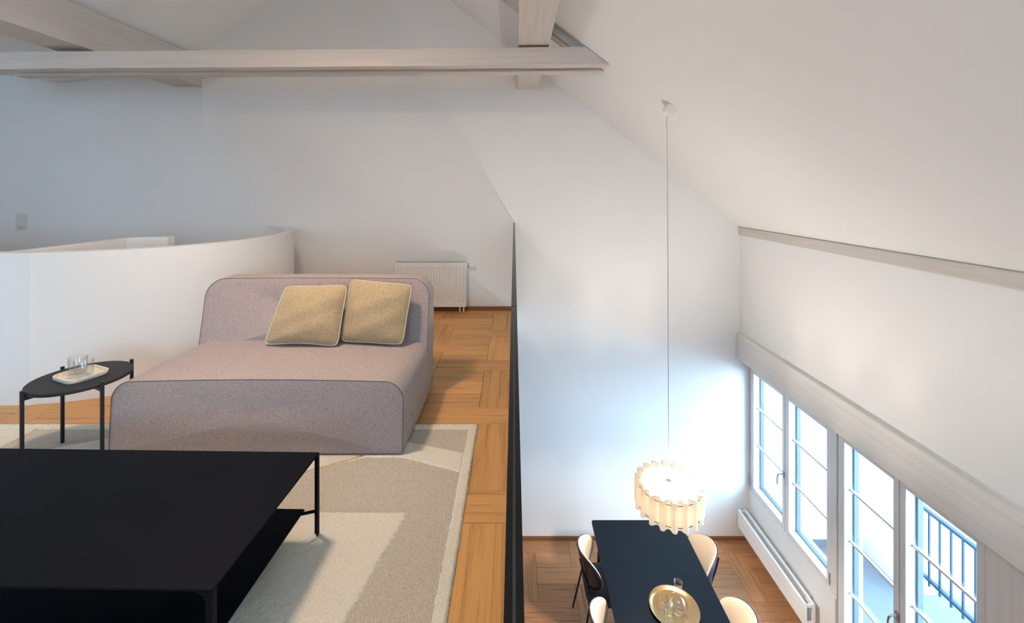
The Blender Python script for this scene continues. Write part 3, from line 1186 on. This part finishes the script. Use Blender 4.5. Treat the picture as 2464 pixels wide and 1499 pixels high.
rad = thing('radiator', 'white ribbed panel radiator on the loft end wall', 'radiator', (-0.962, YB - 0.11, LZ))
rw = 0.410
mb = MB()
ribbed(mb, -rw + 0.004, rw - 0.004, 0.075, 0.570, 0.0, 0.0333, 0.010)
mb.build('front_panel', 'white_metal', rad, smooth=True, angle=25, fix=False)
B(-rw + 0.004, rw - 0.004, 0.013, 0.040, 0.072, 0.572).build('panel_core', 'white_metal', rad)
B(-rw + 0.004, rw - 0.004, 0.070, 0.085, 0.072, 0.570).build('rear_panel', 'white_metal', rad)
for s in (-1, 1):
    B(min(s * rw, s * (rw - 0.006)), max(s * rw, s * (rw - 0.006)), -0.006, 0.088, 0.065, 0.580).build('side_cover', 'white_metal', rad, bevel=0.002)
B(-rw + 0.006, rw - 0.006, -0.004, 0.004, 0.568, 0.578).build('front_lip', 'white_metal', rad)
B(-rw + 0.006, rw - 0.006, -0.004, 0.012, 0.068, 0.076).build('bottom_lip', 'white_metal', rad)
fin = MB()
x = -rw + 0.012
while x < rw - 0.012:
    fin.box(x, x + 0.004, 0.006, 0.084, 0.560, 0.577)
    x += 0.010
fin.build('grille', 'grille', rad, fix=False)
val = MB().lathe([(0.012, 0), (0.012, 0.018), (0.021, 0.022), (0.024, 0.050), (0.024, 0.085), (0.020, 0.090)], 20).build('valve', 'white_metal', rad, smooth=True)
val.rotation_euler = (0, R(90), 0)
val.location = (rw - 0.004, 0.03, 0.542)
ring = MB().lathe([(0.0225, 0), (0.0225, 0.010)], 16).build('valve_ring', 'slot', val)
ring.location = (0, 0, 0.026)
for x in (rw - 0.075, rw - 0.030):
    MB().tube([(x, 0.035, 0.08), (x, 0.035, 0.001)], 0.008, 10).build('pipe', 'white_metal', rad, smooth=True)

# ------------------------------------------------------------------ dining radiator under the window
r2 = thing('radiator', 'long low white convector radiator under the dining window', 'radiator', (2.67, 4.45, 0))
ra, rb = -0.58, 0.575


def conv_panel(x0, x1, name):
    mb_ = MB()
    mb_.prism(rrect(abs(x1 - x0) / 2, 0.101, 0.006, 3, cx=(x0 + x1) / 2, cy=0.291), ra, rb, 'Y')
    o_ = mb_.build(name, 'white_metal', r2, bevel=0.0)
    return o_


pf = conv_panel(-0.070, -0.046, 'front_panel')
pb = conv_panel(0.006, 0.028, 'rear_panel')
for z in (0.232, 0.262, 0.320, 0.350):
    B(-0.0715, -0.0695, ra + 0.05, rb - 0.03, z - 0.003, z + 0.003).build('pressed_line', 'white_metal', pf)
fin = MB()
y = ra + 0.10
while y < rb - 0.02:
    fin.add([(-0.044, y, 0.372), (-0.022, y + 0.006, 0.380), (0.003, y, 0.372), (0.003, y + 0.005, 0.372), (-0.022, y + 0.011, 0.380), (-0.044, y + 0.005, 0.372),
             (-0.044, y, 0.21), (0.003, y, 0.21)], [(0, 1, 4, 5), (1, 2, 3, 4), (6, 7, 2, 1, 0)])
    fin.box(0.030, 0.062, y, y + 0.006, 0.21, 0.374)
    y += 0.0125
fin.build('convector_fins', 'grille', r2, fix=False)
B(-0.046, 0.006, ra + 0.004, ra + 0.016, 0.355, 0.380).build('end_tie', 'white_metal', r2)
B(-0.046, 0.006, ra + 0.004, ra + 0.016, 0.200, 0.232).build('end_tie', 'white_metal', r2)
B(-0.046, 0.006, rb - 0.016, rb - 0.004, 0.20, 0.380).build('end_tie', 'white_metal', r2)
for y in (ra + 0.2, rb - 0.2):
    B(0.045, 0.070, y - 0.012, y + 0.012, 0.17, 0.36).build('bracket', 'white_metal', r2)

# ------------------------------------------------------------------ wall socket
so = thing('wall_socket', 'double white wall socket with a plug at the far left', 'socket', (-5.773, YB, 4.093 - 75 / 205.0))
MB().prism(rrect(0.064, 0.096, 0.008, 4), -0.010, 0.0, 'Y').build('plate', 'socket', so, bevel=0.003)
for z in (0.042, -0.042):
    t = MB()
    t.lathe([(0.034, 0), (0.034, 0.003), (0.029, 0.003), (0.027, -0.006)], 28, cap0=False, cap1=True)
    o = t.build('socket_ring', 'socket', so, smooth=True, angle=30)
    o.rotation_euler = (R(90), 0, 0)
    o.location = (0.0, -0.0105, z)
    for s in (-1, 1):
        d = MB().lathe([(0.0035, 0), (0.0035, 0.0015)], 10).build('pin_hole', 'slot', o)
        d.location = (0.0, 0.016 * s, -0.0058)
pg = MB().lathe([(0.026, 0), (0.026, 0.016), (0.018, 0.030)], 24).build('plug', 'socket', so, smooth=True)
pg.rotation_euler = (R(90), 0, 0)
pg.location = (0.004, -0.010, -0.040)

# ------------------------------------------------------------------ pendant lamp
PLX, PLY = 1.230, 3.437
lamp = thing('pendant_lamp', 'glowing cream scalloped pendant lamp hanging above the dining table', 'lamp', (PLX, PLY, 0))
NL = 18


def wavy(r, amp, z0, z1, phase=0.0, th=0.0012):
    n_ = NL * 12
    rr = []
    for (dz, dr) in ((0, 0), (1, 0), (1, -th), (0, -th)):
        ring_ = []
        for k_ in range(n_):
            a = 2 * math.pi * k_ / n_
            s_ = math.cos(NL * a + phase)
            w_ = amp * (s_ * (1 - 0.25 * s_ * s_)) * 1.25
            ring_.append(((r + w_ + dr) * math.cos(a), (r + w_ + dr) * math.sin(a), z1 if dz else z0))
        rr.append(ring_)
    rr.append(rr[0])
    return MB().rings(rr)


LZ0, LZ1 = 1.566, 1.788
wavy(0.243, 0.022, LZ0, LZ1).build('shade', 'shade', lamp, smooth=True, angle=60)
wavy(0.190, 0.022, LZ0 + 0.004, LZ1 - 0.006, math.pi).build('inner_shade', 'shade', lamp, smooth=True, angle=60)
slm = B(0.2385, 0.2420, -0.019, 0.019, -0.0014, 0.0014).mesh('slot')
slm.materials.append(M['slot'])
for k in range(NL):
    for z in (LZ0 + 0.030, LZ1 - 0.030):
        o = bpy.data.objects.new('slot', slm)
        C.objects.link(o)
        o.parent = lamp
        o.location = (0, 0, z)
        o.rotation_euler = (0, 0, 2 * math.pi * (k + 0.5) / NL)
MB().lathe([(0.004, 0.055), (0.030, 0.045), (0.045, 0.015), (0.045, -0.015), (0.030, -0.045), (0.004, -0.055)], 24, (0, 0, 1.685)).build('bulb', 'bulb', lamp, smooth=True)
MB().lathe([(0.020, 1.740), (0.022, 1.745), (0.022, 1.790), (0.006, 1.800)], 20).build('lamp_holder', 'white_metal', lamp, smooth=True)
for k in range(3):
    a = R(20 + 120 * k)
    MB().tube([(0.02 * math.cos(a), 0.02 * math.sin(a), 1.775), (0.225 * math.cos(a), 0.225 * math.sin(a), 1.770)], 0.0022, 6).build('spoke', 'white_metal', lamp)
zc = zr(1.262)
nrm = Vector((-0.78, 0, -1.0)).normalized()
can = MB().lathe([(0.060, -0.004), (0.060, 0.066), (0.055, 0.072)], 36).build('canopy', 'white_metal', lamp, smooth=True, angle=40)
can.rotation_euler = Vector((0, 0, 1)).rotation_difference(nrm).to_euler()
can.location = (0.036, 0, zc)
pc = Vector((0.036, 0, zc)) + nrm * 0.072
pts = [pc, pc + nrm * 0.010, pc + Vector((-0.012, 0, -0.028)), (-0.014, 0, zc - 0.15), (-0.010, 0, zc - 0.6), (-0.004, 0, 2.8), (0, 0, 1.80)]
MB().tube(pts, 0.0032, 8).build('cord', 'cord', lamp, smooth=True)
lb = light('pendant_bulb', 'POINT', (PLX, PLY, 1.685), 142, (1.0, 0.91, 0.80), shadow_soft_size=0.06)
lb.parent = lamp
lb.location = (0, 0, 1.685)

# ------------------------------------------------------------------ dining table
dt = thing('dining_table', 'black rectangular dining table below the pendant lamp', 'table', (1.234, 3.40, 0))
TZ = 0.740
MB().prism(rrect(0.447, 1.003, 0.022, 5), TZ - 0.022, TZ, 'Z').build('table_top', 'table_lino', dt, bevel=0.002, segs=1)
for sx in (-1, 1):
    for sy in (-1, 1):
        x, y = sx * 0.37, sy * 0.90
        MB().tube([(x, y, TZ - 0.03), (x + sx * 0.03, y + sy * 0.04, 0.001)], [0.024, 0.015], 12).build('leg', 'black', dt, smooth=True)
B(-0.36, 0.36, -0.90, 0.90, TZ - 0.06, TZ - 0.022).build('apron', 'black', dt)

# ------------------------------------------------------------------ dining chairs
def make_chair():
    t = thing('dining_chair', 'dining chair', 'chair', (0, 0, 0), 0, 'dining chairs around the black table')

    def surf(u, v_, off):
        # u across, v up, both in -1..1; off = offset towards the front
        x = -0.235 + 0.125 * abs(u) ** 2.2 - 0.035 * v_ + 0.012 * (1 - v_ * v_)
        y = 0.218 * u * (1 - 0.05 * v_)
        z = 0.655 + 0.148 * v_
        nx_, ny_ = 1.0, -0.9 * u * 0.9
        l = math.hypot(nx_, ny_)
        return (x + off * nx_ / l, y + off * ny_ / l, z)

    def disc(off_edge, off_mid, sign, rings_=8, seg=64, scale=1.0):
        rr = []
        for k in range(1, rings_ + 1):
            s = k / rings_
            ring_ = []
            for q in range(seg):
                a = 2 * math.pi * q / seg
                ca, sa = math.cos(a), math.sin(a)
                e = 2 / 2.7
                u = math.copysign(abs(ca) ** e, ca) * s * scale
                v_ = math.copysign(abs(sa) ** e, sa) * s * scale
                off = off_edge + (off_mid - off_edge) * math.sqrt(max(0, 1 - s ** 4))
                ring_.append(surf(u, v_, off))
            rr.append(ring_)
        return rr
    # upholstered front pad
    fr_ = disc(0.014, 0.032, 1)
    bk_ = disc(0.004, 0.003, -1)
    MB().rings(fr_[:] + [disc(0.009, 0.009, 1, scale=1.012)[-1]] + bk_[::-1], surf(0, 0, 0.032), surf(0, 0, 0.003)).build('backrest', 'chair_light', t, smooth=True, angle=80)
    f2 = disc(0.003, 0.003, 1, scale=1.005)
    b2 = disc(-0.004, -0.010, -1, scale=1.0)
    MB().rings(f2 + b2[::-1], surf(0, 0, 0.003), surf(0, 0, -0.010)).build('back_shell', 'chair_navy', t, smooth=True, angle=80)
    # seat pad
    so_ = rrect(0.215, 0.215, 0.11, 10)
    rr = [[(x * 0.94, y * 0.94, 0.418) for x, y in so_], [(x, y, 0.428) for x, y in so_], [(x, y, 0.448) for x, y in so_], [(x * 0.95, y * 0.95, 0.460) for x, y in so_], [(x * 0.6, y * 0.6, 0.464) for x, y in so_]]
    MB().rings(rr, (0, 0, 0.418), (0, 0, 0.460)).build('seat', 'chair_seat', t, smooth=True, angle=70)
    fr2 = MB()
    fr2.tube([(-0.195, -0.20, 0.412), (0.185, -0.20, 0.412), (0.185, 0.20, 0.412), (-0.195, 0.20, 0.412)], 0.009, 8, True)
    fr2.build('seat_frame', 'black', t, smooth=True)
    for s in (-1, 1):
        MB().tube([(-0.190, 0.205 * s, 0.430), (-0.283, 0.232 * s, 0.001)], 0.0095, 8).build('leg', 'black', t, smooth=True)
        MB().tube([(0.170, 0.200 * s, 0.415), (0.215, 0.215 * s, 0.001)], 0.0095, 8).build('leg', 'black', t, smooth=True)
        MB().tube([(-0.262, 0.085 * s, 0.745), (-0.236, 0.085 * s, 0.640), (-0.158, 0.085 * s, 0.405)], 0.008, 8).build('stile', 'black', t, smooth=True)
    MB().tube([(-0.192, -0.085, 0.50), (-0.192, 0.085, 0.50)], 0.006, 8).build('stretcher', 'black', t, smooth=True)
    return t


ch = make_chair()
spots = [
    (0.862, 4.020, 0, 'dining chair on the railing side, farther of that pair, next to the end wall'),
    (0.862, 3.375, 0, 'dining chair on the railing side, nearer the viewer, cut by the lower picture edge'),
    (1.606, 4.030, 180, 'dining chair on the window side, partly behind the pendant lamp'),
    (1.606, 3.375, 180, 'dining chair on the window side, nearer the viewer with only its beige back showing'),
]
for i, (x, y, a, lab) in enumerate(spots):
    o = ch if i == 0 else copy_tree(ch)
    o.location = (x, y, 0)
    o.rotation_euler = (0, 0, R(a))
    o['label'] = lab

# ------------------------------------------------------------------ brass tray, carafe and glasses
gt = thing('round_tray', 'round brass tray holding the carafe on the dining table', 'tray', (1.282, 3.462, TZ + 0.0005))
MB().lathe([(0.165, 0.0), (0.172, 0.002), (0.182, 0.018), (0.193, 0.021), (0.1935, 0.0225), (0.181, 0.0205), (0.168, 0.006), (0.162, 0.004), (0.02, 0.004)], 72).build('body', 'gold', gt, smooth=True, angle=50)
ca = thing('carafe', 'clear glass carafe with round belly on the brass tray', 'carafe', (1.306, 3.440, TZ + 0.005))
w = 0.0022
po = [(0.040, 0.0), (0.058, 0.010), (0.068, 0.035), (0.070, 0.060), (0.062, 0.090), (0.045, 0.115), (0.030, 0.135), (0.027, 0.160), (0.029, 0.200), (0.036, 0.236)]
pi_ = [(r - w, z + 0.001) for r, z in reversed(po)]
pi_[-1] = (0.038, 0.005)
MB().lathe(po + [(0.0352, 0.2375)] + pi_ + [(0.001, 0.005)], 48).build('body', 'glass', ca, smooth=True, angle=60)
tumbler('drinking_glass', (1.200, 3.476, TZ + 0.005), 0.037, 0.040, 0.085, 'clear tumbler left of the carafe on the brass tray', 'glasses on the brass tray')
tumbler('drinking_glass', (1.210, 3.372, TZ + 0.005), 0.037, 0.040, 0.085, 'clear tumbler in front of the carafe on the brass tray', 'glasses on the brass tray')

# ------------------------------------------------------------------ loft ceiling lamp (above the picture, lights the sofa corner)
CX, CY, CZ = -1.35, 2.05, 5.30
cl = thing('ceiling_lamp', 'white dome pendant hanging from the roof above the sofa', 'lamp', (CX, CY, 0))
po = [(0.200, CZ - 0.050), (0.195, CZ), (0.170, CZ + 0.06), (0.110, CZ + 0.12), (0.035, CZ + 0.15)]
MB().lathe(po + [(r - 0.003, z - 0.003) for r, z in reversed(po)], 40, cap0=False, cap1=False).build('dome', 'dome', cl, smooth=True)
MB().lathe([(0.035, CZ + 0.145), (0.03, CZ + 0.20), (0.006, CZ + 0.21)], 16).build('lamp_holder', 'white_metal', cl, smooth=True)
MB().tube([(0, 0, CZ + 0.205), (0, 0, zr(CX) - 0.005)], 0.003, 6).build('cord', 'cord', cl)
l2 = light('ceiling_bulb', 'POINT', (0, 0, CZ + 0.02), 55, (1.0, 0.78, 0.57), shadow_soft_size=0.14)
l2.parent = cl
